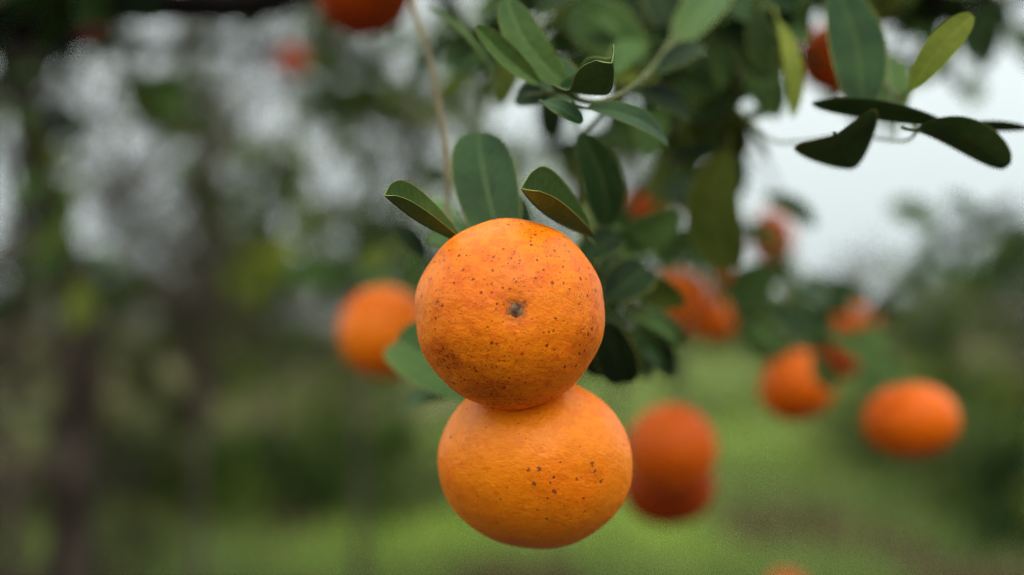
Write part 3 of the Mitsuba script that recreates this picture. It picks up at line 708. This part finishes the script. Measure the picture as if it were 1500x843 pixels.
# ------------------------------------------------------------------ oranges
def fruit_mesh(c, rx, rz, axis, seed=0, nt=48, npz=64, dimple=(0.05, 0.04), lump=0.03, skew=0.0):
    """An orange: flattened along its axis (pointing at the blossom end), dimpled at both poles, slightly uneven."""
    axis = unit(axis)
    x = unit(np.cross(axis, [0.13, 0.21, 0.97]))
    y = np.cross(axis, x)
    th = np.linspace(0, np.pi, nt)
    ph = np.arange(npz) * 2 * np.pi / npz
    TH, PH = np.meshgrid(th, ph, indexing='ij')
    loc = np.stack([np.sin(TH) * np.cos(PH), np.sin(TH) * np.sin(PH), np.cos(TH)], -1)
    r = 1 - dimple[0] * np.exp(-(TH / 0.2) ** 2) - dimple[1] * np.exp(-((np.pi - TH) / 0.28) ** 2)
    r = r + lump * 2 * (meshkit.fbm(loc * 1.6 + seed * 7.3, 2, seed) - 0.5) + 0.006 * (meshkit.fbm(loc * 7 + seed, 2, seed) - 0.5)
    fl = np.sin(TH) ** 2 * 0.012 * np.cos(PH * 10 + seed)
    q = loc * (r + fl * 0.5)[..., None]
    v = c + q[..., 0:1] * x * rx + q[..., 1:2] * y * rx + q[..., 2:3] * axis * rz
    V = v.reshape(-1, 3)
    i, j = np.meshgrid(np.arange(nt - 1), np.arange(npz), indexing='ij')
    a, b = i * npz + j, i * npz + (j + 1) % npz
    f = np.vstack([np.stack([a, a + npz, b + npz], -1).reshape(-1, 3), np.stack([a, b + npz, b], -1).reshape(-1, 3)])
    # weld the poles
    f = np.where(f < npz, 0, f)
    f = np.where(f >= (nt - 1) * npz, (nt - 1) * npz, f)
    f = f[(f[:, 0] != f[:, 1]) & (f[:, 1] != f[:, 2]) & (f[:, 0] != f[:, 2])]
    return V, f


def disc(c, n, r, h, seed=0, rings=5, seg=20):
    """A small rough button."""
    n = unit(n)
    x = unit(np.cross(n, [0.3, 0.5, 0.8]))
    y = np.cross(n, x)
    V, F = [c + n * h], []
    for k in range(1, rings + 1):
        for s in range(seg):
            a = 2 * np.pi * s / seg
            w = 1 + 0.16 * (meshkit.noise(np.array([math.cos(a) * 2, math.sin(a) * 2, seed + 0.5]), seed) - 0.5)
            q = c + (x * math.cos(a) + y * math.sin(a)) * r * w * k / rings
            V.append(q + n * (h * (1 - (k / rings) ** 2 * 1.8) + 0.00035 * (meshkit.noise(q * 1500, 2) - 0.5)))
    for s in range(seg):
        F.append([0, 1 + s, 1 + (s + 1) % seg])
    for k in range(rings - 1):
        for s in range(seg):
            a, b = 1 + k * seg + s, 1 + k * seg + (s + 1) % seg
            F += [[a, a + seg, b + seg], [a, b + seg, b]]
    return np.array(V), np.array(F)


FRUIT_GROUP = 'oranges hanging on the tree'


def orange(px, py, d, wpx, hpx, axis, mat, label, stem_to=None, seed=0, group=FRUIT_GROUP, hero=False, scar=False, **kw):
    c = P(px, py, d)
    rx, rz = wpx * K * d / 2, hpx * K * d / 2
    key = key_for('orange_fruit')
    labels[key] = {'label': label, 'category': 'orange', 'group': group}
    V, F = fruit_mesh(c, rx, rz, axis, seed, *((180, 260) if hero else (48, 64)), **kw)
    scene[key] = mikit.ply((V, F), mat, smooth=True)
    a = unit(axis)
    foot = V[-len(V) // (180 if hero else 48)]
    goal = P(*stem_to) if stem_to else foot - a * 0.02 + np.array([0, 0, 0.015])
    put(key + '__calyx', mikit.ply(disc(foot, -a, 0.0045, 0.0012, seed), 'twig_green', smooth=True))
    put(key + '__stem', mikit.ply(tube([foot + a * 0.001, foot - a * 0.008, (foot - a * 0.012 + goal) / 2, goal], [0.0014, 0.0012, 0.0011, 0.0011], 12, 7), 'twig_green', smooth=True))
    if scar:
        tip = V[0]
        put(key + '__blossom_scar', mikit.ply(disc(tip + a * 0.0001, a, 0.0032, 0.0006, seed, 7, 36), 'scar_grey', smooth=True), label='grey brown corky scar in the middle of the rind')
    return key, c, rx, rz


def on_front(mesh, px, py):
    """The point of the mesh that a photograph pixel shows (to place a blemish on the rind)."""
    V, F = mesh
    o, d = EYE, unit(P(px, py, 1.0) - EYE)
    a, e1, e2 = V[F[:, 0]], V[F[:, 1]] - V[F[:, 0]], V[F[:, 2]] - V[F[:, 0]]
    h = np.cross(d, e2)
    det = (e1 * h).sum(1)
    det = np.where(np.abs(det) < 1e-18, 1e-18, det)
    w = o - a
    u = (w * h).sum(1) / det
    q = np.cross(w, e1)
    v = (q @ d) / det
    t = (q * e2).sum(1) / det
    ok = (u >= -1e-6) & (v >= -1e-6) & (u + v <= 1 + 1e-6) & (t > 0)
    return (o + d * t[ok].min()).tolist()


D1, D2 = 0.505, 0.531
c1, c2 = P(747, 460, D1), P(783, 676, D2)
ax1, ax2 = unit(P(757, 455, D1 - 0.033) - c1), [-0.12, -0.28, -1]
m1 = fruit_mesh(c1, 279 * K * D1 / 2, 272 * K * D1 / 2, ax1, 1, 180, 260, (0.045, 0.05), 0.012)
m2 = fruit_mesh(c2, 285 * K * D2 / 2, 254 * K * D2 / 2, ax2, 2, 180, 260, (0.05, 0.08), 0.02)
f1 = lambda x, y: on_front(m1, x, y)
f2 = lambda x, y: on_front(m2, x, y)
scene['peel_front'] = peel((0.76, 0.19, 0.003), (0.69, 0.12, 0.002), stains=[(f1(655, 525), 0.0105, 1.0), (f1(700, 520), 0.01, 0.35), (f1(722, 580), 0.013, 0.85), (f1(775, 588), 0.008, 0.5), (f1(690, 545), 0.009, 0.4), (f1(860, 500), 0.011, 0.45), (f1(640, 447), 0.004, 0.6), (f1(750, 410), 0.012, 0.12)],
                           freckle=0.75, scar=f1(756, 451),
                           spots=[(f1(x, y), r) for x, y, r in [(808, 359, .0006), (684, 342, .0005), (678, 367, .0005), (749, 379, .0006), (760, 386, .0005), (744, 386, .0005), (801, 376, .0007), (693, 410, .0009), (753, 409, .0008), (784, 408, .0007), (814, 466, .0007), (811, 484, .0008), (630, 445, .0008), (640, 443, .0007), (648, 448, .0006), (862, 428, .0006), (876, 434, .0007), (849, 446, .0006), (849, 434, .0006), (812, 513, .0008), (727, 453, .0006), (738, 447, .0007)]])
scene['peel_lower'] = peel((0.77, 0.205, 0.003), (0.7, 0.13, 0.002), stains=[(f2(870, 695), 0.006, 0.35)], freckle=0.05,
                           spots=[(f2(x, y), r) for x, y, r in [(774, 688, .0012), (790, 687, .0013), (782, 709, .0012), (811, 700, .0011), (806, 707, .0008), (812, 721, .0013), (802, 730, .0009), (867, 680, .0014), (871, 690, .0009), (880, 705, .0015), (845, 702, .0009), (821, 678, .0008), (856, 750, .0009), (801, 760, .0007), (700, 727, .0006), (733, 732, .0007)]])
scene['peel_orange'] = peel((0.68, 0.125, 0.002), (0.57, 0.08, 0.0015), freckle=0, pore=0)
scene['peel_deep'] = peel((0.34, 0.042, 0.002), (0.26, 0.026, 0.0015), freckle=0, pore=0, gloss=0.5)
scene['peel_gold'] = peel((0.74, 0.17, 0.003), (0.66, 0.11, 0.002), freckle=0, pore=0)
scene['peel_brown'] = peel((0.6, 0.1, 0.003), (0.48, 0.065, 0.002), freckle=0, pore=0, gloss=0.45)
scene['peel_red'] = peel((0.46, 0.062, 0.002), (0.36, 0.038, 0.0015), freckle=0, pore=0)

orange(747, 460, D1, 279, 272, ax1, 'peel_front', 'sharp speckled orange in front, its grey blossom scar facing the viewer', stem_to=(742, 400, 0.55), seed=1, hero=True, scar=True, dimple=(0.045, 0.05), lump=0.012)
orange(783, 676, D2, 285, 254, ax2, 'peel_lower', 'large orange hanging below and touching the speckled front one', stem_to=(800, 560, 0.585), seed=2, hero=True, dimple=(0.05, 0.08), lump=0.02)
orange(562, 487, 1.06, 134, 138, [0.1, -0.5, -0.8], 'peel_gold', 'blurred orange half hidden by the left side of the front orange', stem_to=(600, 370, 1.2), seed=3)
orange(983, 658, 0.99, 134, 126, [0.1, -0.8, -0.5], 'peel_brown', 'blurred reddish brown orange right of the lower front orange', stem_to=(985, 610, 1.02), seed=4)
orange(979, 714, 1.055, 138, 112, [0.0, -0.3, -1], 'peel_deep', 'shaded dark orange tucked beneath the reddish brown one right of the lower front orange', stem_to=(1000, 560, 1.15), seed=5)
orange(1168, 566, 1.12, 114, 100, [0.35, -0.4, -0.8], 'peel_orange', 'blurred orange with a small green leaf over its upper right side', stem_to=(1180, 500, 1.05), seed=6)
orange(1226, 520, 1.25, 62, 74, [0.2, -0.3, -0.9], 'peel_red', 'narrow dark red orange half hidden behind the slanting leaf', stem_to=(1225, 470, 1.22), seed=7)
orange(1334, 616, 0.99, 138, 110, [0.05, -0.15, -1], 'peel_orange', 'squat orange hanging alone nearest the right edge', stem_to=(1322, 563, 0.97), seed=8)
orange(1250, 478, 1.9, 68, 58, [0, -0.3, -1], 'peel_orange', 'small far orange in the gap under the open sky', stem_to=(1240, 440, 1.85), seed=9)
orange(996, 448, 1.25, 112, 92, [-0.5, -0.5, -0.7], 'peel_orange', 'blurred orange beside the right edge of the front orange', stem_to=(1015, 400, 1.3), seed=10)
orange(1046, 470, 1.45, 66, 64, [0.2, -0.3, -1], 'peel_orange', 'small orange behind and touching the one right of the front orange', stem_to=(1055, 420, 1.4), seed=11)
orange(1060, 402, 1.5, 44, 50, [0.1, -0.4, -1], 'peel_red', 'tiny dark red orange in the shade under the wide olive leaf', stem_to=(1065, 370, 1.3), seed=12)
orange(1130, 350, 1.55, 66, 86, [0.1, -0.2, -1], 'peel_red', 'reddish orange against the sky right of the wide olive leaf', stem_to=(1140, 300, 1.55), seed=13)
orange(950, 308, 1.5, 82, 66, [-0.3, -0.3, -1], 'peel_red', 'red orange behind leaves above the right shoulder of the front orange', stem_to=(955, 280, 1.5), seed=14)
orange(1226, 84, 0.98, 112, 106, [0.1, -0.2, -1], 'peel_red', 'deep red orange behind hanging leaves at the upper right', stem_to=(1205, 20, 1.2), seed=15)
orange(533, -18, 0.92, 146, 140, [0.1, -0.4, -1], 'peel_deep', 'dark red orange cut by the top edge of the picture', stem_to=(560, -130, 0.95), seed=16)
orange(430, 92, 2.2, 50, 44, [0, -0.3, -1], 'peel_red', 'faint orange seen through the leaves at the upper left', stem_to=(440, 60, 2.35), seed=17)
orange(120, 38, 2.4, 50, 44, [0, -0.3, -1], 'peel_red', 'faint orange just under the black limb at the left', stem_to=(130, 10, 2.3), seed=18)
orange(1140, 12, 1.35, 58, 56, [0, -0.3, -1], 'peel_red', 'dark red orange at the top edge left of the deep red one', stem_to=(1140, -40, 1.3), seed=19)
orange(1152, 868, 1.75, 62, 60, [0, -0.3, -1], 'peel_red', 'orange just showing at the bottom edge of the picture', stem_to=(1152, 700, 1.8), seed=20)
